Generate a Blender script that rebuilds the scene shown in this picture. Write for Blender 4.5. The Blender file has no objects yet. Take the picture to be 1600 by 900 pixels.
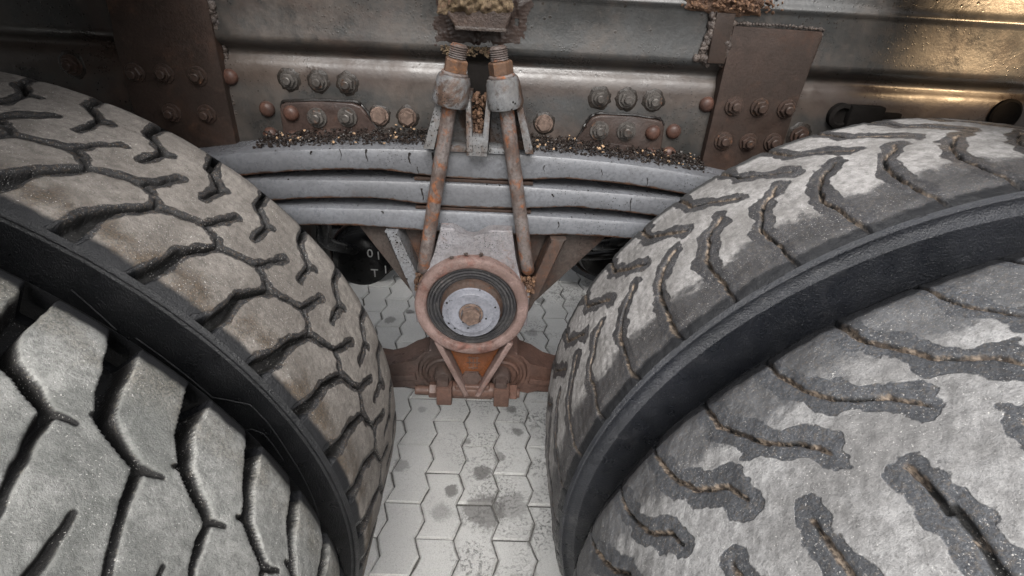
import bpy, bmesh, math, random
import numpy as np
from mathutils import Vector, Matrix
R = math.radians
rnd = random.Random(7)
scene = bpy.context.scene
COL = scene.collection

# ------------------------------------------------------------------ camera
cam_d = bpy.data.cameras.new('camera')
cam = bpy.data.objects.new('camera', cam_d); COL.objects.link(cam)
cam_d.sensor_width = 36.0
cam_d.lens = 36.0 * 825.0 / 1600.0
cam_d.clip_start = 0.01; cam_d.clip_end = 500
pit, rol, yaw = R(30.4), R(3.55), R(2.6)
fw = Vector((math.sin(yaw)*math.cos(pit), math.cos(yaw)*math.cos(pit), -math.sin(pit)))
rt = Vector((math.cos(yaw), -math.sin(yaw), 0)); dn = fw.cross(rt)
r2 = rt*math.cos(rol) - dn*math.sin(rol); d2 = rt*math.sin(rol) + dn*math.cos(rol)
cam.matrix_world = Matrix(((r2.x, -d2.x, -fw.x, .0225), (r2.y, -d2.y, -fw.y, -.4416), (r2.z, -d2.z, -fw.z, 1.203), (0, 0, 0, 1)))
scene.camera = cam

# ------------------------------------------------------------------ light
SUN_EL, SUN_AZ = R(46), R(-8)      # soft overcast sun, from the open side of the truck
world = bpy.data.worlds.new('World'); scene.world = world; world.use_nodes = True
wn = world.node_tree; bg = wn.nodes['Background']
sky = wn.nodes.new('ShaderNodeTexSky'); sky.sky_type = 'NISHITA'; sky.sun_disc = False
sky.sun_elevation = SUN_EL; sky.sun_rotation = R(180) + SUN_AZ
sky.air_density = 1.0; sky.dust_density = 6.0; sky.ozone_density = 1.0
hs = wn.nodes.new('ShaderNodeHueSaturation'); hs.inputs['Saturation'].default_value = .22
wn.links.new(sky.outputs[0], hs.inputs['Color']); wn.links.new(hs.outputs[0], bg.inputs['Color'])
bg.inputs['Strength'].default_value = .15
sd = bpy.data.lights.new('sun', 'SUN'); sun = bpy.data.objects.new('sun', sd); COL.objects.link(sun)
sd.energy = 1.5; sd.angle = R(28); sd.color = (1, .975, .94)
sun.rotation_euler = Vector((math.sin(SUN_AZ)*math.cos(SUN_EL), -math.cos(SUN_AZ)*math.cos(SUN_EL), math.sin(SUN_EL))).to_track_quat('Z', 'Y').to_euler()
scene.view_settings.view_transform = 'Standard'; scene.view_settings.look = 'None'
scene.view_settings.exposure = 0.84; scene.view_settings.gamma = 1.0

# ------------------------------------------------------------------ node helper
class NT:
    def __init__(s, name):
        s.m = bpy.data.materials.new(name); s.m.use_nodes = True
        s.t = s.m.node_tree; s.b = s.t.nodes['Principled BSDF']
        g = s.t.nodes.new('ShaderNodeNewGeometry'); s.pos = g.outputs['Position']
    def n(s, typ, **kw):
        o = s.t.nodes.new(typ)
        for k, v in kw.items(): setattr(o, k, v)
        return o
    def l(s, a, b): s.t.links.new(a, b)
    def set(s, sock, v):
        if hasattr(v, 'is_output'): s.l(v, sock)
        elif isinstance(v, tuple): sock.default_value = (*v, 1) if len(v) == 3 and len(sock.default_value) == 4 else v
        else: sock.default_value = v
    def noise(s, scale, detail=4, rough=.55, vec=None, dist=0, col=False):
        o = s.n('ShaderNodeTexNoise'); s.l(vec or s.pos, o.inputs['Vector'])
        o.inputs['Scale'].default_value = scale; o.inputs['Detail'].default_value = detail
        o.inputs['Roughness'].default_value = rough; o.inputs['Distortion'].default_value = dist
        return o.outputs['Color' if col else 'Fac']
    def vor(s, scale, vec=None, out='Distance', rand=1.0):
        o = s.n('ShaderNodeTexVoronoi'); s.l(vec or s.pos, o.inputs['Vector']); o.inputs['Scale'].default_value = scale
        o.inputs['Randomness'].default_value = rand
        return o.outputs[out]
    def ramp(s, v, lo, hi, a=0.0, b=1.0):
        o = s.n('ShaderNodeMapRange'); o.interpolation_type = 'SMOOTHSTEP'
        for i, x in enumerate((v, lo, hi, a, b)): s.set(o.inputs[i], x)
        return o.outputs[0]
    def math(s, op, a, b=0.0):
        o = s.n('ShaderNodeMath', operation=op); s.set(o.inputs[0], a); s.set(o.inputs[1], b); return o.outputs[0]
    def mix(s, f, a, b):
        o = s.n('ShaderNodeMix', data_type='RGBA'); s.set(o.inputs[0], f); s.set(o.inputs[6], a); s.set(o.inputs[7], b); return o.outputs[2]
    def attr(s, name):
        o = s.n('ShaderNodeAttribute', attribute_name=name); return o.outputs['Fac']
    def sep(s, v):
        o = s.n('ShaderNodeSeparateXYZ'); s.l(v, o.inputs[0]); return o.outputs
    def bump(s, h, strength=.3, dist=.002, normal=None):
        o = s.n('ShaderNodeBump'); s.l(h, o.inputs['Height']); o.inputs['Strength'].default_value = strength
        o.inputs['Distance'].default_value = dist
        if normal: s.l(normal, o.inputs['Normal'])
        return o.outputs[0]
    def out(s, color, rough=.5, normal=None, metal=0.0, spec=.5):
        s.set(s.b.inputs['Base Color'], color); s.set(s.b.inputs['Roughness'], rough)
        s.set(s.b.inputs['Metallic'], metal); s.set(s.b.inputs['Specular IOR Level'], spec)
        if normal: s.l(normal, s.b.inputs['Normal'])
        return s.m

def wear(name, c1, c2, scale=9, rust=None, rust_at=(.55, .7), rust_scale=14, tar=0.0, tar_scale=260, tar_col=(.012, .011, .010),
         dust=None, dust_at=(.5, .75), rough=(.35, .6), bump=.25, bdist=.0012, bscale=220, metal=0.0, spec=.32, edge=None, band=None, mott=1.0):
    s = NT(name)
    c = s.mix(s.ramp(s.noise(scale, 6, .6), .35, .65), c1, c2)
    mot = s.noise(scale*7, 8, .72, dist=.3)
    c = s.mix(s.ramp(mot, .50, .68, 0, .55*mott), c, tuple(x*.42 for x in c1))
    c = s.mix(s.ramp(mot, .46, .30, 0, .45*mott), c, tuple(min(1, x*1.45) for x in c1))
    fine = s.noise(bscale, 5, .65)
    c = s.mix(s.ramp(fine, .42, .66, 0, .55), c, tuple(x*.45 for x in c1))
    rn = s.noise(rust_scale, 8, .72, dist=.4)
    ro = s.ramp(s.noise(scale*3, 5), .3, .7, rough[0], rough[1])
    if rust:
        f = s.ramp(rn, *rust_at)
        rc = s.mix(s.ramp(s.noise(rust_scale*5, 5), .35, .65), rust, tuple(x*.45 for x in rust))
        c = s.mix(f, c, rc)
        ro = s.math('ADD', ro, s.math('MULTIPLY', f, .2))
    if edge:
        f = s.ramp(s.math('ADD', s.attr('edge'), s.math('MULTIPLY', s.noise(50, 6, .7), 1.0)), 1.22, 1.42)
        c = s.mix(f, c, s.mix(s.ramp(s.noise(90, 4), .4, .6), edge, tuple(x*.4 for x in edge)))
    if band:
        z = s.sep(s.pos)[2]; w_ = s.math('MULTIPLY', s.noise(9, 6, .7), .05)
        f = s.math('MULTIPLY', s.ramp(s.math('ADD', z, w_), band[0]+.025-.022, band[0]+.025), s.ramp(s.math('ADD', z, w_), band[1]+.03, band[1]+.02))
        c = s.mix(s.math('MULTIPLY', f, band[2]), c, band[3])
    if dust:
        f = s.ramp(s.noise(scale*4, 7, .7), *dust_at); c = s.mix(f, c, dust)
    h = fine
    if tar:
        d = s.vor(tar_scale); gate = s.ramp(s.noise(7, 3), .62 - tar*.3, .74 - tar*.3)
        pick = s.ramp(s.sep(s.vor(tar_scale, out='Color'))[0], 1-tar, 1-tar+.02)
        f = s.math('MULTIPLY', s.math('MULTIPLY', s.ramp(d, .34, .24), gate), pick)
        d2 = s.vor(tar_scale*.34); pick2 = s.ramp(s.sep(s.vor(tar_scale*.34, out='Color'))[1], 1-tar*.5, 1-tar*.5+.02)
        f = s.math('MAXIMUM', f, s.math('MULTIPLY', s.ramp(d2, .2, .14), pick2))
        c = s.mix(f, c, tar_col); h = s.math('ADD', h, s.math('MULTIPLY', f, .8))
        ro = s.math('SUBTRACT', ro, s.math('MULTIPLY', f, .15))
    oi = s.n('ShaderNodeObjectInfo'); c = s.mix(s.ramp(oi.outputs['Random'], 0, 1, 0, .45), c, s.mix(.5, c, (.02, .016, .013)))
    big = s.bump(s.noise(40, 4), .15, .004)
    return s.out(c, ro, s.bump(h, bump, bdist, big), metal, spec*.6)

M = {}
M['spring'] = wear('grey_spring_paint', (.148, .155, .170), (.112, .116, .126), rust=(.11, .065, .045), rust_at=(.64, .76), tar=.3, tar_scale=330, rough=(.22, .38), bump=.3, spec=.7, edge=(.085, .046, .03), mott=.3)
M['spring_low'] = wear('grey_brown_spring_paint', (.27, .27, .27), (.20, .19, .18), rust=(.22, .11, .06), rust_at=(.56, .70), tar=.3, tar_scale=330, rough=(.25, .45), bump=.3, spec=.6)
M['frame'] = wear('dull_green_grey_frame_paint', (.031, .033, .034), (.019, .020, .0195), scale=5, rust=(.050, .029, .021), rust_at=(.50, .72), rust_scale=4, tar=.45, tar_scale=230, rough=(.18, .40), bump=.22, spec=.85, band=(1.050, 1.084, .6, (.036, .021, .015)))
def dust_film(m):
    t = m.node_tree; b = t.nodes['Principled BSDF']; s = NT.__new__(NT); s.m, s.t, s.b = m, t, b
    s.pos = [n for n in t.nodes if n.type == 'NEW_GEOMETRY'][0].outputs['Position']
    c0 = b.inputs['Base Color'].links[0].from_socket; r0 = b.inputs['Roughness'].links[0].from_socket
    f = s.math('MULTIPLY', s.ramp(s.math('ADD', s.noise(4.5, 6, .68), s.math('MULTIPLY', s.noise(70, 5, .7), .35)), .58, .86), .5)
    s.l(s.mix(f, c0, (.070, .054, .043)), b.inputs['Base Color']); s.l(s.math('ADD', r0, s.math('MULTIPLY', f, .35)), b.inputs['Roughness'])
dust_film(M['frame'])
M['gusset'] = wear('rusty_brown_plate', (.036, .023, .018), (.024, .017, .014), scale=8, rust=(.062, .033, .022), rust_at=(.5, .75), rough=(.4, .65), bump=.5, bdist=.0014, bscale=300)
M['bracket'] = wear('oily_brown_bracket', (.046, .031, .026), (.028, .020, .018), scale=16, rust=(.07, .036, .024), rust_at=(.6, .75), rough=(.22, .4), bump=.5, bscale=260)
M['bolt'] = wear('dark_oily_steel', (.10, .092, .085), (.05, .045, .042), scale=60, rust=(.16, .08, .045), rust_at=(.55, .7), rust_scale=60, rough=(.22, .4), bump=.3, metal=.35)
M['bolt_brown'] = wear('brown_painted_bolt', (.048, .031, .025), (.032, .023, .019), scale=60, rust=(.14, .07, .04), rust_at=(.55, .7), rust_scale=60, rough=(.3, .5), bump=.3)
M['bolt_tan'] = wear('tan_rusted_bolt_head', (.15, .105, .085), (.07, .05, .04), scale=120, rust=(.10, .06, .045), rust_at=(.55, .65), rust_scale=120, rough=(.4, .6), bump=.6)
M['rivet'] = wear('copper_brown_rivet', (.075, .038, .028), (.042, .026, .022), scale=30, rust=(.04, .03, .028), rust_at=(.58, .72), rust_scale=50, rough=(.28, .45), bump=.35)
M['rod'] = wear('rust_streaked_rod', (.075, .055, .047), (.135, .12, .115), scale=26, rust=(.21, .078, .032), rust_at=(.50, .63), rust_scale=34, tar=.2, rough=(.3, .5), bump=.5, bdist=.0016)
M['nut'] = wear('orange_rusted_nut', (.115, .066, .042), (.07, .042, .03), scale=70, rust=(.19, .088, .04), rust_at=(.5, .65), rust_scale=80, rough=(.45, .65), bump=.6)
M['cap'] = wear('grey_cast_cap_paint', (.165, .17, .178), (.115, .112, .11), scale=18, rust=(.075, .047, .034), rust_at=(.44, .58), rust_scale=16, tar=.65, tar_scale=330, rough=(.25, .45), bump=.4)
M['housing'] = wear('pale_pink_grey_casting', (.215, .21, .222), (.16, .148, .15), scale=26, rust=(.17, .10, .078), rust_at=(.54, .70), rust_scale=22, tar=.45, tar_scale=360, rough=(.35, .55), bump=.8, bdist=.0018, bscale=330)
M['ring'] = wear('pink_brown_rusted_ring', (.19, .135, .122), (.12, .082, .072), scale=26, rust=(.135, .066, .053), rust_at=(.50, .66), rust_scale=20, tar=.3, tar_scale=360, rough=(.4, .6), bump=.8, bdist=.0018, bscale=330)
M['seal'] = wear('dusty_black_rubber_seal', (.03, .03, .033), (.055, .053, .053), scale=30, dust=(.12, .105, .10), dust_at=(.58, .75), rough=(.35, .6), bump=.4)
M['hub'] = wear('chipped_blue_grey_hub_paint', (.175, .18, .205), (.13, .133, .15), scale=16, rust=(.16, .09, .07), rust_at=(.64, .72), rust_scale=30, tar=.45, tar_scale=240, rough=(.25, .42), bump=.3, mott=.4)
M['hub_side'] = wear('rusty_hub_rim', (.075, .052, .043), (.05, .042, .037), scale=40, rust=(.12, .056, .034), rust_at=(.5, .65), rust_scale=40, rough=(.3, .5), bump=.5)
M['strut'] = wear('spotted_blue_grey_casting', (.145, .15, .16), (.10, .097, .097), scale=24, rust=(.12, .07, .05), rust_at=(.54, .68), tar=.75, tar_scale=260, rough=(.3, .5), bump=.6)
M['strut_brown'] = wear('mottled_brown_casting', (.060, .050, .045), (.048, .033, .028), scale=14, rust=(.085, .045, .03), rust_at=(.5, .66), tar=.5, tar_scale=260, rough=(.3, .5), bump=.6)
M['vcast'] = wear('wet_orange_brown_casting', (.125, .043, .016), (.07, .026, .012), scale=20, rust=(.14, .065, .035), rust_at=(.56, .7), rough=(.15, .32), bump=.4)
M['casting'] = wear('brown_oxide_casting', (.092, .052, .040), (.060, .036, .029), scale=16, rust=(.13, .075, .056), rust_at=(.52, .7), rough=(.28, .5), bump=.5)
M['castdark'] = wear('dark_oily_casting', (.062, .042, .036), (.040, .030, .027), scale=18, rust=(.09, .05, .036), rust_at=(.58, .72), rough=(.25, .45), bump=.5)
M['black'] = wear('black_plastic', (.008, .008, .009), (.016, .016, .016), rough=(.2, .4), bump=.2)
M['rail_dark'] = wear('dark_underbody_steel', (.045, .042, .038), (.03, .028, .026), rust=(.06, .04, .03), rough=(.5, .7), bump=.3)
M['ochre'] = wear('dried_ochre_mud', (.135, .098, .06), (.08, .058, .038), scale=60, rust=(.10, .06, .04), rust_at=(.5, .62), rust_scale=60, rough=(.75, .95), bump=1.0, bdist=.004, bscale=120)
M['crust'] = wear('brown_rust_crust', (.14, .08, .05), (.07, .042, .03), scale=60, rust=(.30, .17, .09), rust_at=(.55, .66), rust_scale=90, rough=(.4, .8), bump=1.0, bdist=.004, bscale=140)
M['weld'] = wear('oily_weld_metal', (.075, .06, .052), (.045, .038, .036), scale=60, rust=(.16, .08, .05), rust_at=(.6, .72), rust_scale=60, rough=(.18, .35), bump=.8, bdist=.003, bscale=160)
M['stop'] = wear('brown_rubber_stop', (.07, .05, .042), (.045, .034, .030), scale=40, rust=(.16, .10, .06), rust_at=(.55, .7), rough=(.35, .6), bump=.7, bdist=.003)
M['grime'] = wear('oily_dark_grime', (.026, .021, .018), (.016, .014, .012), scale=60, rough=(.2, .4), bump=.6, bdist=.002)
M['tar'] = wear('black_tar', (.010, .009, .009), (.018, .016, .015), rough=(.1, .22), bump=.2)
M['pit'] = wear('matt_black_clip_and_gap_dark', (.006, .006, .006), (.010, .009, .009), rough=(.85, .95), bump=.2, spec=.1)  # flat black of the clip; also paints the dark of a gap and a hole
M['white'] = wear('white_lettering', (.75, .75, .74), (.6, .6, .6), rough=(.5, .6), bump=.1)
M['grit_dark'] = wear('oily_black_grit', (.016, .013, .012), (.030, .022, .018), scale=200, rough=(.2, .4), bump=.5)
M['grit_tan'] = wear('tan_stone_chips', (.42, .28, .17), (.25, .17, .11), scale=200, rough=(.45, .7), bump=.5)

STAINS = [(0.018, 0.575, 0.03, 0.75), (-0.063, 0.512, 0.022, 0.75), (0.026, 0.449, 0.064, 0.65), (0.103, 0.828, 0.02, 0.7), (0.119, 0.731, 0.019, 0.6), (-0.213, 0.592, 0.028, 0.45), (-0.308, 1.378, 0.02, 0.7), (-0.375, 1.317, 0.028, 0.6), (0.187, 1.264, 0.028, 0.5), (0.24, 1.507, 0.028, 0.6), (-0.084, 0.446, 0.03, 0.4), (0.1, 0.47, 0.05, 0.45), (0.038, 1.093, 0.02, 0.4), (-0.182, 0.818, 0.016, 0.4), (-0.032, 0.689, 0.014, 0.5), (0.065, 0.631, 0.02, 0.5)]     # oil drips: x, y, radius, strength
def paver_mat():
    s = NT('pale_concrete_paver')
    oi = s.n('ShaderNodeObjectInfo')
    c = s.mix(s.ramp(s.noise(3, 5), .3, .7), (.56, .555, .535), (.42, .415, .40))
    c = s.mix(s.math('MULTIPLY', oi.outputs['Random'], .75), c, (.54, .535, .52))
    g = s.noise(420, 4, .7)
    c = s.mix(s.ramp(g, .45, .72, 0, .55), c, (.20, .20, .19))
    # washed out patches of exposed dark aggregate
    wz = s.math('MULTIPLY', s.ramp(s.noise(5.5, 5, .65), .38, .60), s.ramp(s.math('ADD', s.sep(s.pos)[0], s.math('MULTIPLY', s.noise(6, 4), .25)), -.02, .16, .15, 1))
    chip = s.math('MULTIPLY', s.ramp(s.noise(135, 6, .7), .52, .58), wz)
    c = s.mix(s.math('MULTIPLY', chip, .75), c, (.15, .15, .145))
    # oil spots
    o1 = s.ramp(s.math('ADD', s.vor(5.2), s.math('MULTIPLY', s.noise(45, 5), .16)), .27, .19)
    pk = s.ramp(s.sep(s.vor(5.2, out='Color'))[0], .35, .5)
    c = s.mix(s.math('MULTIPLY', s.math('MULTIPLY', o1, pk), .35), c, (.085, .08, .075))
    X = s.sep(s.pos); nz = s.noise(38, 6, .7); n2 = s.noise(160, 3, .6)
    for sx, sy, sr, sa in STAINS:
        q = s.math('SQRT', s.math('ADD', s.math('POWER', s.math('SUBTRACT', X[0], sx), 2.0), s.math('POWER', s.math('SUBTRACT', X[1], sy), 2.0)))
        q = s.math('ADD', q, s.math('MULTIPLY', s.math('SUBTRACT', s.math('ADD', nz, s.math('MULTIPLY', n2, .4)), .7), sr*1.6))
        c = s.mix(s.math('MULTIPLY', s.ramp(q, sr*1.05, sr*.6), sa), c, (.10, .095, .09))
    h = s.math('SUBTRACT', s.math('MULTIPLY', g, .6), s.math('MULTIPLY', chip, .8))
    return s.out(c, s.ramp(g, .3, .7, .7, .9), s.bump(h, .8, .003), 0, .35)
M['paver'] = paver_mat()
def sand_mat():
    s = NT('dark_joint_sand')
    c = s.mix(s.ramp(s.noise(300, 4), .35, .65), (.10, .096, .09), (.17, .165, .155))
    return s.out(c, .9, s.bump(s.noise(500, 3), .6, .003), 0, .2)
M['sand'] = sand_mat()

def tread_mat(name, dust1, dust2, brown, halo, brown_amt, rim=(.026, .026, .027), shd=.0, shamt=0.):
    s = NT(name)
    d = s.attr('groove')          # metres outside the nearest groove edge, negative inside
    t = s.attr('lateral')         # metres in from the outward shoulder
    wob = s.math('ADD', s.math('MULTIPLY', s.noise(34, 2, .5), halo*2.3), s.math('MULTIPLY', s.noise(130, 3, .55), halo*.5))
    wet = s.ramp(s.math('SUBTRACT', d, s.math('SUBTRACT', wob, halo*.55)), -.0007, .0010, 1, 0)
    if shd:     # patchy bare rubber near the shoulder
        bare = s.ramp(s.math('ADD', s.math('ADD', t, s.math('MULTIPLY', s.noise(24, 6, .7), .10)), -.05), shd+.012, shd-.008)
        wet = s.math('MAXIMUM', wet, s.math('MULTIPLY', bare, shamt))
    stre = s.noise(120, 5, .7)
    g1 = s.noise(420, 5, .75)
    c = s.mix(s.ramp(s.noise(14, 6, .65), .38, .62), dust1, dust2)
    c = s.mix(s.ramp(stre, .35, .72, 0, .6), c, tuple(x*.55 for x in dust2))
    c = s.mix(s.ramp(g1, .50, .74, 0, .75), c, (.09, .088, .085))
    bz = s.math('MULTIPLY', s.ramp(s.math('ADD', t, s.math('MULTIPLY', s.noise(30, 5), .05)), .085, .05), brown_amt)
    bz = s.math('MULTIPLY', bz, s.ramp(s.noise(22, 5, .7), .35, .6))
    bcol = s.mix(s.ramp(g1, .35, .62), brown, (.045, .042, .038))
    c = s.mix(bz, c, bcol)
    rub = s.mix(s.ramp(g1, .4, .7), rim, tuple(x*1.9 for x in rim))
    rub = s.mix(s.math('MULTIPLY', s.ramp(s.noise(300, 5, .75), .50, .64, 0, .6), s.ramp(d, -.001, .0008)), rub, tuple(x*1.1 for x in brown))
    rub = s.mix(s.math('MULTIPLY', s.ramp(s.noise(640, 2), .64, .70, 0, .8), s.ramp(d, -.0015, .0005, .25, 1)), rub, (.34, .32, .30))
    rub = s.mix(s.math('MULTIPLY', s.ramp(s.noise(18, 5, .65), .35, .65), .45), rub, tuple(x*.45 for x in rim))
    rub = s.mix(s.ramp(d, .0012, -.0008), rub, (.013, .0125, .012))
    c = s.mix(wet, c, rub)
    c = s.mix(s.math('MULTIPLY', s.ramp(s.noise(620, 2, .5), .66, .71), s.ramp(s.noise(20, 4, .6), .40, .62, .15, .8)), c, (.62, .60, .57))
    sh = s.ramp(s.math('ADD', t, s.math('MULTIPLY', s.noise(60, 4), .008)), .015, .008)   # bare rubber of the shoulder
    c = s.mix(sh, c, (.014, .0145, .016))
    sh2 = s.ramp(t, .262, .272); c = s.mix(sh2, c, (.05, .05, .05))
    mud = s.attr('mud'); mc = s.mix(s.ramp(s.noise(180, 4), .4, .6), (.27, .215, .165), (.07, .055, .045))
    c = s.mix(s.math('MULTIPLY', mud, s.ramp(s.noise(36, 6, .7), .42, .54)), c, mc)
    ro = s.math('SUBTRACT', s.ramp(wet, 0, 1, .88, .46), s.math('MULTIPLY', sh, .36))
    h = s.math('ADD', s.math('ADD', s.math('MULTIPLY', g1, .7), s.math('MULTIPLY', stre, .7)), s.math('MULTIPLY', wet, -.5))
    nb = s.bump(s.noise(26, 4), .25, .006)
    return s.out(c, ro, s.bump(h, .75, .0024, nb), 0, .3)
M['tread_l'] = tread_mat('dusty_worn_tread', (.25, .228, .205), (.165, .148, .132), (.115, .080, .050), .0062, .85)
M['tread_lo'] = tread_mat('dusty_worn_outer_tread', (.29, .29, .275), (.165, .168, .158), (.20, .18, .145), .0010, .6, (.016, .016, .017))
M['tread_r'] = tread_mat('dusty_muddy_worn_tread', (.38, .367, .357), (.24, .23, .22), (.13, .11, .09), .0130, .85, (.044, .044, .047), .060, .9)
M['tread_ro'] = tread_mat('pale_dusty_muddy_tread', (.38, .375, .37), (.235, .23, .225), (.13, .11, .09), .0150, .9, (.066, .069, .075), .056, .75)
def side_mat(name, c1, c2, dust, amt, rough, spec=.5):
    s = NT(name)
    c = s.mix(s.ramp(s.noise(7, 6, .6), .35, .68), c1, c2)
    g = s.noise(500, 3, .7)
    c = s.mix(s.ramp(g, .62, .74, 0, amt), c, dust)
    c = s.mix(s.math('MULTIPLY', s.ramp(s.noise(16, 7, .75), .55, .8), amt*.7), c, dust)
    return s.out(c, s.ramp(s.noise(30, 5), .3, .7, rough, rough+.22), s.bump(s.math('ADD', s.math('ADD', s.math('MULTIPLY', g, .8), s.noise(60, 6, .65)), s.noise(9, 3)), .6, .0045), 0, spec)
M['side_l'] = side_mat('black_sidewall_rubber', (.0075, .008, .009), (.015, .0155, .017), (.09, .088, .085), .26, .26, .4)
M['side_r'] = side_mat('blue_black_sidewall_rubber', (.011, .0125, .016), (.022, .024, .030), (.15, .148, .145), .55, .24, .6)
M['rim'] = wear('dark_steel_rim', (.10, .10, .10), (.06, .055, .05), rust=(.12, .06, .04), rough=(.4, .6))

# ------------------------------------------------------------------ mesh helpers
def tag(o, label, cat, group=None, kind=None):
    o['label'] = label; o['category'] = cat
    if group: o['group'] = group
    if kind: o['kind'] = kind
    return o
def thing(name, label, cat, loc=(0, 0, 0), group=None):
    o = bpy.data.objects.new(name, None); COL.objects.link(o); o.location = loc; o.empty_display_size = .05
    bpy.context.view_layer.update()
    return tag(o, label, cat, group)
def link(name, me, mat, parent=None, angle=38):
    if mat is not None:
        me.materials.clear(); me.materials.append(mat)
    if len(me.polygons):
        me.polygons.foreach_set('use_smooth', [True]*len(me.polygons))
        me.set_sharp_from_angle(angle=R(angle))
    o = bpy.data.objects.new(name, me); COL.objects.link(o)
    if parent is not None:
        o.parent = parent
        p = parent; off = Vector((0, 0, 0))
        while p is not None: off += p.location; p = p.parent
        o.location = -off            # mesh data is in world metres
    return o
def done(name, bm, mat, parent=None, angle=38):
    bmesh.ops.recalc_face_normals(bm, faces=bm.faces)
    me = bpy.data.meshes.new(name); bm.to_mesh(me); bm.free()
    return link(name, me, mat, parent, angle)
def new(): return bmesh.new()
def prism(bm, poly, y0, y1, bev=0.0, seg=2, back=False):
    """polygon in x,z pushed along y from y0 (front) to y1"""
    a = [bm.verts.new((x, y0, z)) for x, z in poly]; b = [bm.verts.new((x, y1, z)) for x, z in poly]
    n = len(poly); f0 = bm.faces.new(a); f1 = bm.faces.new(b[::-1]); fs = [f0, f1]
    for i in range(n): fs.append(bm.faces.new((a[i], b[i], b[(i+1) % n], a[(i+1) % n])))
    if bev:
        es = list(f0.edges)
        if back: es += [e for e in f1.edges]
        bmesh.ops.bevel(bm, geom=es, offset=bev, segments=seg, affect='EDGES', profile=.6)
def box(bm, c, s, bev=0.0, rot=None, seg=2):
    m = Matrix.Translation(c)
    if rot is not None: m = m @ rot.to_4x4()
    r = bmesh.ops.create_cube(bm, size=1.0, matrix=m @ Matrix.Diagonal((*s, 1)))
    if bev:
        es = list({e for v in r['verts'] for e in v.link_edges})
        bmesh.ops.bevel(bm, geom=es, offset=bev, segments=seg, affect='EDGES', profile=.6)
def lathe(bm, prof, mat4, n=24, arc=None, cap=True):
    """prof: (radius, height) pairs about local z"""
    rings = []
    for r_, h in prof:
        if r_ < 1e-6: rings.append([bm.verts.new(mat4 @ Vector((0, 0, h)))])
        else: rings.append([bm.verts.new(mat4 @ Vector((r_*math.cos(2*math.pi*i/n), r_*math.sin(2*math.pi*i/n), h))) for i in range(n)])
    for a, b in zip(rings, rings[1:]):
        if len(a) == 1 and len(b) == 1: continue
        for i in range(n):
            j = (i+1) % n
            if len(a) == 1: bm.faces.new((a[0], b[i], b[j]))
            elif len(b) == 1: bm.faces.new((a[i], b[0], a[j]))
            else: bm.faces.new((a[i], b[i], b[j], a[j]))
    if cap:
        for rg, rev in ((rings[0], True), (rings[-1], False)):
            if len(rg) > 2: bm.faces.new(rg[::-1] if rev else rg)
def frame_to(p, z, spin=0):
    """matrix at p whose local z is the direction z"""
    q = Vector(z).to_track_quat('Z', 'Y').to_matrix().to_4x4()
    return Matrix.Translation(p) @ q @ Matrix.Rotation(spin, 4, 'Z')
def tube(bm, pts, rad, n=12, cap=True):
    pts = [Vector(p) for p in pts]; rings = []
    for i, p in enumerate(pts):
        d = (pts[min(i+1, len(pts)-1)] - pts[max(i-1, 0)]).normalized()
        up = Vector((0, 1, 0)) if abs(d.y) < .9 else Vector((1, 0, 0))
        u = d.cross(up).normalized(); v = d.cross(u)
        r_ = rad[i] if isinstance(rad, (list, tuple)) else rad
        rings.append([bm.verts.new(p + u*r_*math.cos(2*math.pi*k/n) + v*r_*math.sin(2*math.pi*k/n)) for k in range(n)])
    for a, b in zip(rings, rings[1:]):
        for k in range(n): bm.faces.new((a[k], b[k], b[(k+1) % n], a[(k+1) % n]))
    if cap: bm.faces.new(rings[0][::-1]); bm.faces.new(rings[-1])
def smooth_poly(pts, sub=6):
    """Catmull-Rom through the points"""
    P = [Vector(p) for p in pts]; P = [2*P[0]-P[1]] + P + [2*P[-1]-P[-2]]; out = []
    for i in range(1, len(P)-2):
        for k in range(sub):
            t = k/sub
            out.append(.5*((2*P[i]) + (P[i+1]-P[i-1])*t + (2*P[i-1]-5*P[i]+4*P[i+1]-P[i+2])*t*t + (3*P[i]-P[i-1]-3*P[i+1]+P[i+2])*t**3))
    out.append(P[-2]); return out
def lump(bm, c, s, jit=.3, sub=2):
    r = bmesh.ops.create_icosphere(bm, subdivisions=sub, radius=1.0)
    ph = [rnd.uniform(0, 6.28) for _ in range(3)]; rot = Matrix.Rotation(rnd.uniform(0, 6.28), 3, Vector((rnd.random(), rnd.random(), rnd.random()+.1)))
    for v in r['verts']:
        k = 1 + jit*(math.sin(3*v.co.x+ph[0])*math.cos(4*v.co.y+ph[1]) + rnd.uniform(-.5, .5)*.6)
        q = rot @ v.co if sub < 2 else v.co
        v.co = Vector((c[0]+q.x*s[0]*k, c[1]+q.y*s[1]*k, c[2]+q.z*s[2]*k))

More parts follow.
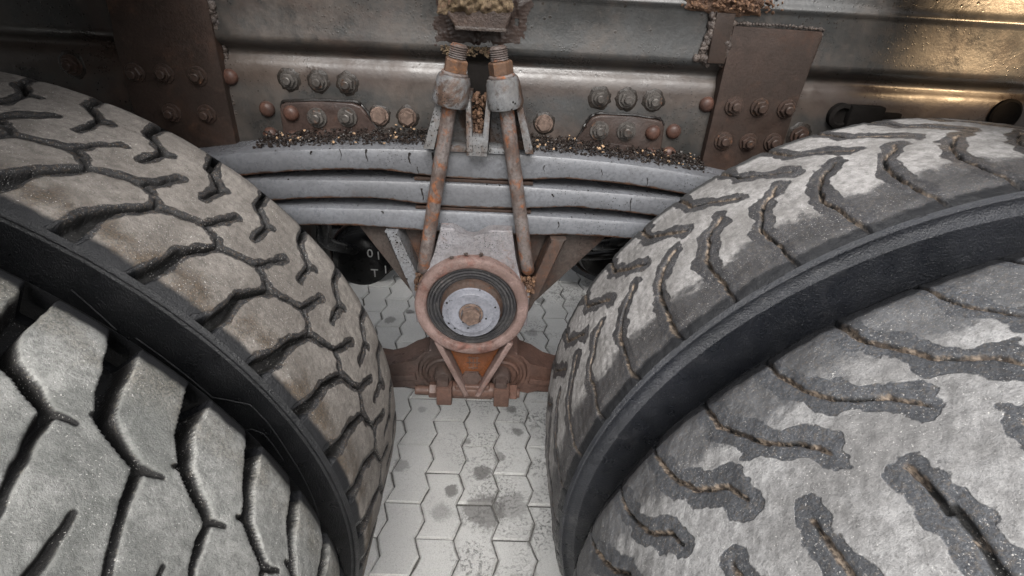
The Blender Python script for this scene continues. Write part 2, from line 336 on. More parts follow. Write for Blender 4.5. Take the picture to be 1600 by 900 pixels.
# ------------------------------------------------------------------ pavement (structure)
sh = new()
g = 60
vs = [sh.verts.new(p) for p in ((-g, -g, -.007), (g, -g, -.007), (g, g, -.007), (-g, g, -.007))]; sh.faces.new(vs)
pavement = done('pavement', sh, M['sand']); pavement['kind'] = 'structure'
pavement.location = (0, 0, .002)
PW, PL, PA = .0945, .200, .0084
def zig(v):                # zigzag of the long side, period half a stone
    p = (v/(PL/2)) % 1.0
    return PA*(1-4*abs(p-.5))
def paver_bm(bm, ox=0, oy=0, oz=0, tilt=(0, 0), m=4, jit=0.0):
    gap, ch = .0019, .0034
    out = []
    j = [(rnd.uniform(-jit, jit), rnd.uniform(-jit, jit)) for _ in range(2*m+2)]
    for inset, z in ((0, -.045), (0, -.0050), (ch, 0.0)):
        ring = []; lo, hi = gap+inset, PL-gap-inset
        for f in range(m+1): ring.append((-PW/2+gap+inset+zig(PL*f/m), lo+(hi-lo)*f/m-PL/2, z))
        for f in range(m, -1, -1): ring.append((PW/2-gap-inset+zig(PL*f/m), lo+(hi-lo)*f/m-PL/2, z))
        out.append([bm.verts.new((x+ox+(q[0] if z > -.04 else 0), y+oy+(q[1] if z > -.04 else 0), z+oz+(rnd.uniform(-1, 0)*jit*1.2 if z == -.005 else 0)+tilt[0]*x+tilt[1]*y)) for (x, y, z), q in zip(ring, j)])
    n = 2*m+2
    for a, b in zip(out, out[1:]):
        for i in range(n): bm.faces.new((a[i], a[(i+1) % n], b[(i+1) % n], b[i]))
    t = out[2]
    for k in range(m): bm.faces.new((t[k], t[n-1-k], t[n-2-k], t[k+1]))
pv_mes = []
for _ in range(6):
    b = new(); paver_bm(b, m=16, jit=.0010)
    bmesh.ops.recalc_face_normals(b, faces=b.faces)
    pm = bpy.data.meshes.new('paver'); b.to_mesh(pm); b.free(); pm.materials.append(M['paver']); pv_mes.append(pm)
far = new(); npv = 0
Y0 = .671
for i in range(-24, 25):
    for j in range(-14, 22):
        x = .0090 + i*PW; y = Y0 + (j + (.5 if i % 2 else 0))*PL + PL/2 + rnd.uniform(-.002, .002)
        if abs(x) < .62 and -.2 < y < 2.0:
            o = bpy.data.objects.new('paver', rnd.choice(pv_mes)); COL.objects.link(o); o.parent = pavement; npv += 1
            o.location = (x, y, rnd.uniform(-.0022, .0018)); o.rotation_euler = (rnd.uniform(-.012, .012), rnd.uniform(-.014, .014), rnd.uniform(-.010, .010))
        else: paver_bm(far, x, y, rnd.uniform(-.0015, .0015))
fo = done('paver_field', far, M['paver'], None, 20); fo.parent = pavement; fo['kind'] = 'stuff'

# ------------------------------------------------------------------ tyres
def seg_dist(px, py, a, b, wa, wb, da, db):
    ax, ay = a; bx, by = b
    dx, dy = bx-ax, by-ay; L2 = dx*dx+dy*dy+1e-12
    t = np.clip(((px-ax)*dx+(py-ay)*dy)/L2, 0, 1)
    d = np.hypot(px-ax-t*dx, py-ay-t*dy)
    return d - (wa+(wb-wa)*t), da+(db-da)*t
class VN:          # cheap periodic-free value noise from summed sines
    def __init__(s, seed, n=9, f=40):
        r = np.random.RandomState(seed); a = r.uniform(0, 6.28, n); k = f*np.exp(r.normal(0, .45, n))
        s.kx = k*np.cos(a); s.ky = k*np.sin(a); s.p = r.uniform(0, 6.28, n); s.w = 1/np.sqrt(n)
    def __call__(s, x, y): return sum(np.sin(x*kx+y*ky+p) for kx, ky, p in zip(s.kx, s.ky, s.p))*s.w

# groove lines in (degrees round the tyre, metres in from the shoulder, half width, depth)
PAT_L_IN = dict(n=46, lines=[
    [(1.1, -.02, .010, .020), (.4, .004, .009, .020), (0, .022, .0075, .018), (-.4, .058, .0042, .014), (-2.6, .100, .0026, .012), (-7.2, .1205, .0020, .010), (-8.1, .146, .0018, .008), (-9.2, .171, .0014, .004)],
    [(-2.6, .100, .002, .008), (-1.6, .109, .002, .003)],
    [(-7.2, .1205, .002, .008), (-8.2, .1155, .002, .003)],
    [(-1.2, .285, .006, .016), (-2.0, .224, .0032, .013), (-4.9, .199, .0024, .011), (-4.9, .158, .0018, .004)],
    [(-4.9, .199, .0035, .008), (-5.8, .204, .002, .003)]])
PAT_L_OUT = dict(n=46, lines=[
    [(.6, -.03, .0115, .036), (.2, .002, .0105, .035), (-.1, .014, .0092, .034), (-1.0, .045, .0068, .030), (-2.4, .070, .0052, .026), (-6.2, .091, .0034, .018), (-7.0, .130, .0024, .010), (-8.4, .165, .002, .004)],
    [(-2.4, .070, .003, .012), (-1.4, .073, .0015, .003)],
    [(-6.2, .091, .003, .012), (-7.8, .086, .0015, .003)],
    [(-1.2, .285, .008, .020), (-2.0, .215, .004, .016), (-5.0, .19, .003, .012), (-4.6, .140, .002, .004)]])
PAT_R_IN = dict(n=46, lines=[
    [(.2, -.01, 0.0022, 0.0045), (0, .018, 0.0019, 0.0067), (-.1, .05, 0.0019, 0.0083), (0, .078, 0.0019, 0.0083), (1.0, .105, 0.0019, 0.0083), (2.4, .128, 0.0020, 0.0075), (5.0, .149, 0.0017, 0.0037)],
    [(1.7, .292, 0.0027, 0.0060), (2.7, .226, 0.0020, 0.0067), (5.0, .200, 0.0017, 0.0060), (8.1, .168, 0.0014, 0.0037)]])
PAT_R_OUT = dict(n=46, lines=[
    [(-.6, -.02, 0.0025, 0.0037), (0, .016, 0.0020, 0.0067), (.5, .036, 0.0020, 0.0083), (1.6, .057, 0.0020, 0.0083), (3.1, .078, 0.0020, 0.0075), (5.7, .094, 0.0020, 0.0075), (7.0, .114, 0.0016, 0.0037)],
    [(-3.2, .185, 0.0025, 0.0045), (-3.4, .165, 0.0022, 0.0075), (-3.5, .152, 0.0020, 0.0060)],
    [(-3.0, .265, 0.0027, 0.0060), (-3.2, .185, 0.0025, 0.0045)]])
WT = .274          # tread width
def tyre_mesh(name, Rt, pat, phase, seed, fine_arc, crown=.001, fd=.010, fl=.030, ks=1.0, mud=False, rag=.0010, lip=.0022, cutw=.0032, flat=1.0):
    """tyre whose axle is local y; local angle 0 points at local -x.. built facing +x gap; returns tread mesh"""
    a0, a1 = fine_arc
    angs = np.concatenate([np.arange(a0, a1, .17), np.arange(a1, a0+360, .9)])
    ts = np.concatenate([[-.006, -.002], np.arange(.001, WT, .0019), [WT+.002, WT+.006]])
    na, nt = len(angs), len(ts)
    A, T = np.meshgrid(angs, ts, indexing='ij')
    S = np.radians(A)*Rt
    n1, n2, n3 = VN(seed, 9, 55), VN(seed+1, 9, 160), VN(seed+2, 9, 380)
    base = Rt - crown*((T-WT/2)/(WT/2))**2
    base -= .005*(np.clip(.020-T, 0, None)/.020)**1.6 + fd*(np.clip(T-(WT-fl), 0, None)/fl)**1.8
    pitch = 360.0/pat['n']; jit = np.random.RandomState(seed)
    wsc = jit.uniform(.8, 1.25, pat['n']+8); osc = jit.uniform(-.25, .25, (pat['n']+8, 40))
    Sx = S + rag*1.3*n2(S, T) + rag*.9*n3(S, T) + .0016*n1(S, T); Tx = T + rag*1.3*n2(S+9, T) + rag*.9*n3(S+5, T) + .0016*n1(S+4, T)
    best = np.full(A.shape, .06); dep = np.zeros(A.shape)
    for c in range(pat['n']):
        cen = phase + c*pitch
        d = (A-cen+180) % 360 - 180
        mk = np.abs(d) < 16
        if not mk.any(): continue
        # signed arc position relative to this groove
        sx = Sx[mk] - S[mk] + np.radians(d[mk])*Rt; tx = Tx[mk]
        bb = best[mk]; dd = dep[mk]; q = 0
        for L in pat['lines']:
            for u, v in zip(L, L[1:]):
                pa = (np.radians(u[0]*ks+osc[c, q])*Rt, u[1]); pb = (np.radians(v[0]*ks+osc[c, q+1])*Rt, v[1])
                sd_, de = seg_dist(sx, tx, pa, pb, u[2]*wsc[c], v[2]*wsc[c], u[3], v[3])
                hit = sd_ < bb
                cut = np.clip(-sd_/cutw+.3, 0, 1)*de
                dd = np.maximum(dd, cut); bb = np.minimum(bb, sd_); q += 1
            q += 1
        best[mk] = bb; dep[mk] = dd
    rad = base - dep + flat*(.0007*n1(S, T) + .00030*n3(S, T))
    rad -= lip*np.exp(-np.clip(best, 0, 1)/.004)*(1 + .6*n2(S, T))*(best > 0)      # rounded, chipped groove lips
    ar = np.radians(A)
    X = rad*np.cos(ar); Z = rad*np.sin(ar)
    co = np.stack([X, T, Z], -1).reshape(-1, 3)
    i0 = np.arange(na)[:, None]*nt + np.arange(nt-1)[None, :]
    i1 = ((np.arange(na)+1) % na)[:, None]*nt + np.arange(nt-1)[None, :]
    F = np.stack([i0, i0+1, i1+1, i1], -1).reshape(-1, 4)
    me = bpy.data.meshes.new(name)
    me.vertices.add(len(co)); me.vertices.foreach_set('co', co.astype(np.float32).ravel())
    me.loops.add(F.size); me.loops.foreach_set('vertex_index', F.astype(np.int32).ravel())
    me.polygons.add(len(F)); me.polygons.foreach_set('loop_start', np.arange(0, F.size, 4, dtype=np.int32))
    me.update(calc_edges=True)
    for nm, arr in (('groove', best), ('lateral', T), ('mud', (best < .0005)*np.clip(T/.03, 0, 1)*(1.0 if mud else 0.0))):
        at = me.attributes.new(nm, 'FLOAT', 'POINT'); at.data.foreach_set('value', np.ascontiguousarray(arr, dtype=np.float32).ravel())
    me.polygons.foreach_set('use_smooth', np.ones(len(F), dtype=bool))
    return me
def side_bm(bm, Rt, ridges, outer=True, n=260, wob=0.0):
    prof = [(Rt-.0074, -.005), (Rt-.0095, -.0072)] if outer else [(Rt-.0145, -.005), (Rt-.02, -.0072)]
    for q in ridges: prof += [(q+.0022, None), (q+.0008, 'r'), (q-.0008, 'r'), (q-.0022, None)]
    prof += [(Rt-.10, None), (Rt-.15, None), (Rt-.20, None), (Rt-.245, None), (Rt-.262, None)]
    def bulge(r_):
        u = (Rt-.02-r_)/.24
        return -.008 - .017*math.sin(min(max(u, 0), 1)**.8*math.pi) + .03*max(u-.75, 0)
    pr = []
    for r_, y in prof:
        yy = bulge(r_) if y is None else (bulge(r_)-.0014 if y == 'r' else y)
        pr.append((r_, yy))
    rings = [[bm.verts.new(((r_+wob*math.sin(9*2*math.pi*i/n+r_*30))*math.cos(2*math.pi*i/n), y if outer else WT-y, r_*math.sin(2*math.pi*i/n))) for i in range(n)] for r_, y in pr]
    for a, b_ in zip(rings, rings[1:]):
        for i in range(n): bm.faces.new((a[i], b_[i], b_[(i+1) % n], a[(i+1) % n]))
    return bulge
def rim_bm(bm, Rt):
    m = Matrix.Rotation(-math.pi/2, 4, 'X')          # local z -> world y
    rr = Rt-.262
    lathe(bm, [(rr, .005), (rr+.012, -.002), (rr+.012, .02), (rr-.02, .05), (rr-.02, .13), (.10, .15), (.10, .12), (0, .12)], m, 40, cap=False)
def make_tyre(root, side, y_out, Rt, pat, phase, seed, arc, tm, sm, label, flip=False, mud=False, ridges=(), **kw):
    """one tyre of a pair; flip: its pattern is seen from the twin's side (outer tyre)"""
    t = bpy.data.objects.new('tyre', tyre_mesh('tyre', Rt, pat, phase, seed, arc, mud=mud, **kw)); t.data.materials.append(tm)
    COL.objects.link(t); t.parent = root; t['label'] = label
    t.location = (0, y_out, 0); t.scale = (-side, -1 if flip else 1, 1)
    b = new(); side_bm(b, Rt, ridges); s1 = done('sidewall', b, sm, None, 60); s1.parent = t
    b = new(); side_bm(b, Rt, (), outer=False, n=120); s2 = done('sidewall', b, sm, None, 60); s2.parent = t
    b = new(); rim_bm(b, Rt); r_ = done('rim', b, M['rim'], None); r_.parent = t
    return t
RL, RR_ = .538, .534
ARC = (-28, 108)
wl = thing('dual_wheel', 'pair of worn tyres on the left with deep zigzag lug tread', 'wheel', (-.675, 0, .540), 'dual wheels of the bogie')
wr = thing('dual_wheel', 'pair of worn tyres on the right with thin curved muddy grooves', 'wheel', (.6605, 0, .541), 'dual wheels of the bogie')
li = make_tyre(wl, -1, .010, RL, PAT_L_IN, 39.4, 11, ARC, M['tread_l'], M['side_l'], 'inner tyre, zigzag tread behind its black sidewall band', ridges=(RL-.012, RL-.018), rag=.0005, lip=.0010, cutw=.0024, flat=.5, ks=1.04)
lo = make_tyre(wl, -1, -.068, .542, PAT_L_OUT, 36.2, 23, ARC, M['tread_lo'], M['side_l'], 'outer tyre with wide deep grooves between rounded lugs', flip=True, rag=.0005, lip=.0008, cutw=.0040, flat=.6, ks=1.17)
ri = make_tyre(wr, 1, .044, RR_, PAT_R_IN, 37.0, 37, ARC, M['tread_r'], M['side_r'], 'inner tyre, curved muddy grooves behind its ridged sidewall band', mud=True, ridges=(RR_-.012, RR_-.029), rag=.0006, lip=.0008, cutw=.0022, ks=1.05, fd=.010, fl=.12)
ro = make_tyre(wr, 1, -.049, .526, PAT_R_OUT, 36.2, 41, ARC, M['tread_ro'], M['side_r'], 'outer tyre, pale dusty tread with thin mud filled grooves', flip=True, mud=True, rag=.0006, lip=.0010, cutw=.0022, ks=1.1, fd=.014, fl=.12)
# raised moulded lines on the black sidewall
SWL = [[(52.1, .4907), (46.1, .4775)],
       [(44.0, .4814), (38, .4803), (32.7, .4798), (31, .491), (29.2, .5025), (26, .503), (20.1, .4992), (12, .496), (5.0, .4921)],
       [(43.6, .4681), (38, .4673), (34.2, .4667), (32.7, .463), (31.9, .4563)],
       [(25.7, .4671), (26.2, .478), (26.0, .4849), (24.5, .4916), (22, .491), (19.3, .4895)]]
for L in SWL:
    b = new()
    pts = []
    for (a1, q1), (a2, q2) in zip(L, L[1:]):
        for k in range(6):
            t = k/6; pts.append((a1+(a2-a1)*t, q1+(q2-q1)*t))
    pts.append(L[-1])
    def yb(q): return -.0085 - .017*math.sin(min(max((RL-.02-q)/.24, 0), 1)**.8*math.pi)
    tube(b, [(q*math.cos(R(a)), yb(q), q*math.sin(R(a))) for a, q in pts], .0009, 6)
    o = done('raised_line', b, M['side_l'], None); o.parent = li
# the two tyres of the far side that show through the gap (they share the near meshes)
def far_wheel(root, tyre, loc, label):
    c = root.copy(); COL.objects.link(c); c.location = loc; c['label'] = label
    d = tyre.copy(); COL.objects.link(d); d.parent = c; d.location = (0, 0, 0)
    if 'label' in d: del d['label']
    for ch in list(tyre.children): e = ch.copy(); COL.objects.link(e); e.parent = d
    return c
far_wheel(wl, lo, (-.675, 1.86, .540), 'far side wheel, dark, glimpsed below the left end of the spring')
far_wheel(wr, ro, (.6605, 1.86, .541), 'far side wheel, dark, glimpsed below the right end of the spring')

# ------------------------------------------------------------------ frame rail
fr = thing('frame_rail', 'long grey steel chassis rail with riveted brackets and brown gusset plates above the spring', 'chassis rail', (0, .45, .9))
b = new()
prof = [(.470, 1.240), (.454, 1.232), (.4495, 1.215), (.4475, 1.196), (.4440, 1.1875), (.4405, 1.1835), (.4402, 1.1800), (.4430, 1.1768), (.4440, 1.172), (.4430, 1.14), (.4415, 1.118), (.4400, 1.110), (.4400, 1.1055),
        (.4425, 1.1005), (.4470, 1.0960), (.4530, 1.0925), (.4590, 1.0885), (.4615, 1.0835), (.4600, 1.0785), (.4555, 1.0735), (.4515, 1.0660), (.4498, 1.052), (.4500, .98), (.4500, .875), (.46, .87), (.53, .87), (.53, .88), (.462, .88)]
xs = np.arange(-2.2, 2.61, .06); rings = []
for x in xs:
    w = .0012*math.sin(5.1*x+1) ; rings.append([b.verts.new((x, y+w*(1 if z > 1.06 else .4), z+.002*math.sin(2.3*x))) for y, z in prof])
for p, q in zip(rings, rings[1:]):
    for i in range(len(prof)-1): b.faces.new((p[i], q[i], q[i+1], p[i+1]))
done('web', b, M['frame'], fr, 50)
def hexnut_bm(bm, mat4, rw, rn, rs, hn=.008, hs=.014, spin=0.):
    lathe(bm, [(rw, 0), (rw, .0022), (rw*.96, .003), (rn*.7, .0031)], mat4, 20, cap=False)
    m6 = mat4 @ Matrix.Rotation(spin, 4, 'Z')
    lathe(bm, [(rn, .0028), (rn, hn-.001), (rn*.9, hn)], m6, 6)
    lathe(bm, [(rs, hn-.001), (rs, hs-.001), (rs*.8, hs), (0, hs)], mat4, 12, cap=False)
def bolt(x, z, y, mat, parent, kind='nut', sc=1.0, label=None):
    b = new(); m = frame_to((x, y, z), (rnd.uniform(-.05, .05), -1, rnd.uniform(-.05, .05)))
    if kind == 'nut': hexnut_bm(b, m, .0142*sc, .0112*sc, .0062*sc, .0085, .0150, rnd.uniform(0, 1))
    else:
        lathe(b, [(.0150*sc, 0), (.0150*sc, .002), (.0142*sc, .0028), (.010*sc, .0029)], m, 20, cap=False)
        lathe(b, [(.0125*sc, .002), (.0125*sc, .0065), (.0112*sc, .0080), (.004, .0082), (0, .0078)], m @ Matrix.Rotation(rnd.uniform(0, 1), 4, 'Z'), 6 if kind == 'head' else 16, cap=False)
    o = done('bolt', b, mat, parent, 30)
    if parent is fr:
        b = new(); n = 22; rr = [rnd.uniform(.0172, .0205)*sc for _ in range(n)]
        top = [b.verts.new((x+.86*q*math.cos(6.283*i/n), y-.0012, z+.86*q*math.sin(6.283*i/n))) for i, q in enumerate(rr)]
        bot = [b.verts.new((x+q*math.cos(6.283*i/n), y+.0008, z+q*math.sin(6.283*i/n))) for i, q in enumerate(rr)]
        b.faces.new(top)
        for i in range(n): b.faces.new((top[i], bot[i], bot[(i+1) % n], top[(i+1) % n]))
        done('grime_ring', b, M['grime'], o, 60)
    if label: o['label'] = label
    return o
def rivet(x, z, y, parent, r_=.0125):
    b = new(); m = frame_to((x, y, z), (0, -1, 0))
    lathe(b, [(r_*1.0, 0), (r_*.99, r_*.22), (r_*.86, r_*.5), (r_*.6, r_*.7), (r_*.3, r_*.79), (0, r_*.81)], m, 18, cap=False)
    return done('rivet', b, M['rivet'], parent, 60)
for x, z in ((-.3094, 1.0448), (-.2635, 1.0442), (-.2184, 1.0437), (.1859, 1.0428), (.2298, 1.043), (.2741, 1.0423)): bolt(x, z, .4495, M['bolt'], fr)
for x, z in ((-.1714, .9964), (-.1255, .9967), (.0991, .9977)): bolt(x, z, .4495, M['bolt_tan'], fr, 'head', label='tan rusted bolt head')
for x, z in ((-.4008, 1.0448), (-.3515, .9985), (-.3526, .9572), (.3621, 1.0417), (.3166, .996), (.3158, .958)): rivet(x, z, .4495, fr)
# riveted brackets
def rbracket(pts, hole, nuts, rivs):
    b = new()
    prism(b, pts, .4415, .4495, .0030, 3)
    p = done('bracket_plate', b, M['bracket'], fr)
    b = new(); prism(b, hole, .4350, .4440, .0020); done('stop_lug', b, M['bracket'], p)
    for x, z in nuts: bolt(x, z, .4415, M['bolt'], p, sc=1.12)
    for x, z in rivs: rivet(x, z, .4415, p)
    # thick bead of sealant and dirt along the top edge
    b = new(); top = pts[1:-1]; 
    path = [(x, .4480, z+.0012) for x, z in top]
    tube(b, [Vector(q) + Vector((0, rnd.uniform(-.001, .001), rnd.uniform(-.0008, .0008))) for q in smooth_poly(path, 4)], [.0028*rnd.uniform(.5, 1.2) for _ in smooth_poly(path, 4)], 8)
    done('dirt_bead', b, M['tar'], p)
    return p
rbracket([(-.330, .93), (-.329, 1.000), (-.3255, 1.008), (-.318, 1.0115), (-.262, 1.0155), (-.212, 1.0160), (-.199, 1.011), (-.190, 1.000), (-.182, .982), (-.165, .962), (-.155, .93)],
         [(-.274, .93), (-.2725, .968), (-.268, .972), (-.236, .972), (-.228, .967), (-.214, .945), (-.212, .93)],
         [(-.2705, .9904), (-.2214, .9939), (-.194, .9535)], [(-.311, .9955), (-.3119, .9561)])
rbracket([(.128, .93), (.143, .958), (.160, .980), (.168, 1.000), (.177, 1.013), (.190, 1.018), (.24, 1.0175), (.280, 1.015), (.292, 1.012), (.298, 1.003), (.301, .93)],
         [(.190, .93), (.200, .955), (.212, .9715), (.220, .974), (.247, .973), (.250, .968), (.250, .93)],
         [(.1906, .9928), (.2357, .994), (.162, .957)], [(.2801, .9941), (.2806, .9563)])
# gusset plates
def gusset(pts, nuts):
    b = new(); prism(b, pts, .4345, .456, .0018); p = done('gusset_plate', b, M['gusset'], fr)
    for x, z in nuts: bolt(x, z, .4345, M['bolt_brown'], p, sc=1.05)
    return p
g1 = gusset([(-.560, .875), (-.5555, 1.095), (-.549, 1.112), (-.548, 1.26), (-.4045, 1.26), (-.4060, 1.08), (-.4065, .875)],
            [(-.537, 1.046), (-.493, 1.047), (-.443, 1.046), (-.497, .988), (-.442, .989)])
g2 = gusset([(.372, .875), (.3705, 1.1585), (.506, 1.1575), (.509, 1.152), (.501, 1.03), (.500, .875)],
            [(.401, 1.044), (.443, 1.044), (.487, 1.044), (.398, .988), (.440, .988), (.481, .990)])
bolt(-.640, 1.050, .449, M['bolt_brown'], fr, sc=1.1); bolt(.530, 1.000, .449, M['bolt_brown'], fr, sc=1.1)
# welds down the plate edges
def weld(path, r_, name='weld_seam', mat='weld', n=None):
    b = new()
    P = smooth_poly(path, 10)
    for q in P:
        lump(b, (q.x+rnd.uniform(-.25, .25)*r_, q.y+rnd.uniform(-.2, .2)*r_, q.z+rnd.uniform(-.2, .2)*r_), (r_*rnd.uniform(.7, 1.2), r_*rnd.uniform(.5, .9), r_*rnd.uniform(.7, 1.3)), .25, 2)
    return done(name, b, M[mat], fr, 70)
weld([(-.4035, .441, 1.25), (-.4035, .440, 1.20), (-.4040, .440, 1.15), (-.4035, .443, 1.11)], .0055)
weld([(-.4035, .456, 1.10), (-.4040, .454, 1.06), (-.404, .452, 1.02), (-.404, .452, .98)], .0036)
weld([(.3690, .441, 1.160), (.3670, .441, 1.145), (.3685, .440, 1.125), (.3680, .444, 1.105)], .0075)
weld([(.336, .440, 1.172), (.341, .440, 1.155), (.337, .440, 1.135), (.334, .441, 1.118)], .0060)
weld([(.345, .441, 1.106), (.336, .440, 1.112), (.325, .440, 1.110)], .0055)
weld([(.3715, .438, 1.1615), (.42, .438, 1.1625), (.47, .438, 1.162), (.509, .439, 1.1600)], .0024)
weld([(.5105, .441, 1.156), (.508, .440, 1.13), (.506, .440, 1.11)], .0026)
b = new(); prism(b, [(.342, 1.105), (.340, 1.175), (.3695, 1.175), (.3695, 1.105)], .4335, .447, .003); done('weld_patch', b, M['gusset'], fr)
# small bracket and dark hole right of the right gusset plate
b = new(); m = frame_to((.585, .4495, 1.036), (0, -1, 0)); lathe(b, [(.020, 0), (.020, .010), (.014, .013), (.012, .006), (0, .005)], m, 20, cap=False)
box(b, (.622, .441, 1.037), (.058, .018, .036), .005); box(b, (.66, .444, 1.040), (.05, .010, .010), .003)
done('pipe_clip', b, M['pit'], fr)
b = new(); m = frame_to((.862, .4495, 1.050), (0, -1, 0)); lathe(b, [(.026, 0), (.026, .004), (.022, .006), (.018, .003), (0, .0025)], m, 28, cap=False); done('dark_hole_disc', b, M['pit'], fr)  # black disc painted in for the dark of a hole
# sub-frame beam on top of the rail
sf = new(); box(sf, (.2, .545, 1.285), (4.6, .16, .086), .006)
sub = tag(done('subframe_beam', sf, M['gusset']), 'rusty brown beam lying along the top of the chassis rail', 'beam')

def dirt_sheet(name, x0, x1, z0, z1, y, thick, seed, mat, parent, edge=.35, nx=90, nz=60, f=(60, 170, 420)):
    """uneven cake of dirt on a face looking to -y, thinning out to a ragged edge"""
    a1, a2, a3 = VN(seed, 9, f[0]), VN(seed+1, 9, f[1]), VN(seed+2, 9, f[2]); b = new(); V = {}
    for i in range(nx+1):
        for k in range(nz+1):
            x = x0+(x1-x0)*i/nx; z = z0+(z1-z0)*k/nz
            u, v = 2*i/nx-1, 2*k/nz-1; m_ = 1-max(abs(u), abs(v) if v < 0 or z1 < 1.19 else 0)
            h = .55*a1(x, z)+.4*a2(x, z)+.3*a3(x, z)
            t = min(1, m_/edge)*1.3-.62+.42*h
            if t > 0 or m_ < 0: V[i, k] = b.verts.new((x, y - thick*min(t, 1.2)*(.75+.5*abs(a3(x+1, z))+.35*a2(x+2, z)) if t > 0 else y, z))
    for i in range(nx):
        for k in range(nz):
            q = [(i, k), (i+1, k), (i+1, k+1), (i, k+1)]
            if all(p in V for p in q): b.faces.new([V[p] for p in q])
    o = done(name, b, mat, parent, 70); o['kind'] = 'stuff'; return o

# dried dirt on the rail: rust crust, ochre crumbs
def crumbs(name, label, cat, gen, n, smin, smax, mat, sub=1):
    b = new()
    for _ in range(n):
        p = gen(); s_ = rnd.uniform(smin, smax)
        lump(b, p, (s_*rnd.uniform(.7, 1.3), s_*rnd.uniform(.7, 1.3), s_*rnd.uniform(.6, 1.1)), .35, sub)
    o = done(name, b, M[mat], None, 40); tag(o, label, cat, None, 'stuff'); return o
dirt_sheet('rust_crust', .265, .43, 1.165, 1.23, .4425, .010, 71, M['crust'], fr, .5)
crumbs('dirt_crust', 'flaky brown rust crust on the rail lip above the right gusset plate', 'dirt',
       lambda: (.31+.16*rnd.betavariate(2, 2)-.03, .437+rnd.uniform(-.010, .008), 1.188+rnd.uniform(-.010, .02)), 350, .0008, .0030, 'crust')
crumbs('ochre_crumbs', 'yellow ochre dirt crumbs under the bump stop, between the stud tops', 'dirt',
       lambda: (rnd.uniform(-.068, .030), .434+rnd.uniform(-.004, .003), 1.103+rnd.uniform(-.006, .006)), 150, .0012, .0034, 'ochre')

# ------------------------------------------------------------------ bump stop
bs = thing('bump_stop', 'brown rubber bump stop with dried ochre mud, above the two stud tops', 'bump stop', (-.012, .42, 1.14))
b = new(); prism(b, [(-.043, 1.137), (-.060, 1.160), (-.070, 1.235), (.046, 1.235), (.037, 1.160), (.029, 1.137)], .395, .438, .004, 3); done('rubber_block', b, M['stop'], bs)
b = new(); box(b, (-.007, .400, 1.1375), (.074, .012, .006), .0025); done('lower_lip', b, M['weld'], bs)
dirt_sheet('mud_cake', -.075, .052, 1.150, 1.236, .396, .009, 51, M['ochre'], bs)
dirt_sheet('grease_smear', -.100, .085, 1.096, 1.185, .4432, .0030, 61, M['bracket'], bs, .5)

# ------------------------------------------------------------------ leaf spring
ls = thing('leaf_spring', 'stack of three thick grey steel leaves curving between the tyres', 'leaf spring', (-.012, .41, .83))
XC = -.012
def leaf(tops, bots, half, y0, y1, mat):
    """top and bottom edge heights as functions of |x-XC|"""
    b = new(); n = 60; rings = []
    for i in range(n+1):
        x = -half + 2*half*i/n; a = abs(x); zt = tops(a); zb = bots(a); r_ = .0045
        pr = [(y0+.009, zb), (y0+r_*.5, zb+r_*.3), (y0, zb+r_*1.4), (y0-.0006, (zt+zb)/2), (y0, zt-r_*1.3), (y0+r_*.45, zt-r_*.35), (y0+r_*1.3, zt), (y1-r_, zt), (y1, zt-r_), (y1, zb+r_), (y1-r_, zb)]
        rings.append([b.verts.new((x+XC, y, z)) for y, z in pr])
    m = len(rings[0])
    for p, q in zip(rings, rings[1:]):
        for k in range(m): b.faces.new((p[k], q[k], q[(k+1) % m], p[(k+1) % m]))
    b.faces.new(rings[0][::-1]); b.faces.new(rings[-1])
    o = done('leaf', b, mat, ls, 40); at = o.data.attributes.new('edge', 'FLOAT', 'POINT')
    ev = (1, 1, .62, .12, .1, .2, .4, .5, .5, .5, .8)
    for i, v in enumerate(at.data): v.value = ev[i % m]
    return o
c2 = lambda a, z0, k, p=2: z0 - k*abs(a)**p
def T1(a): return .9675 - .028*(a/.30)**2.6 if a < .6 else .9
def sagtop(z0): return lambda a: z0 - .010*(a/.3)**2.4
leaf(lambda a: .9680 - .0150*(a/.32)**2.4, lambda a: .9225 + .0080*min(a/.14, 1)**2*(1 if a < .14 else 1) - .0165*(max(a-.12, 0)/.22)**2, .62, .370, .452, M['spring'])
leaf(lambda a: .9158 - .0085*(a/.32)**2.2, lambda a: .8735 + .0095*min(a/.15, 1)**2 - .0130*(max(a-.13, 0)/.2)**2, .52, .370, .450, M['spring'])
leaf(lambda a: .8672 - .0055*(a/.3)**2.2, lambda a: .8275 + .0055*min(a/.17, 1)**2 - .0080*(max(a-.15, 0)/.2)**2, .42, .370, .448, M['spring'])
b = new(); box(b, (XC, .412, .9191), (.19, .076, .0052), .001); box(b, (XC, .412, .8700), (.19, .076, .0046), .001)
done('spacer_plate', b, M['bolt_brown'], ls)
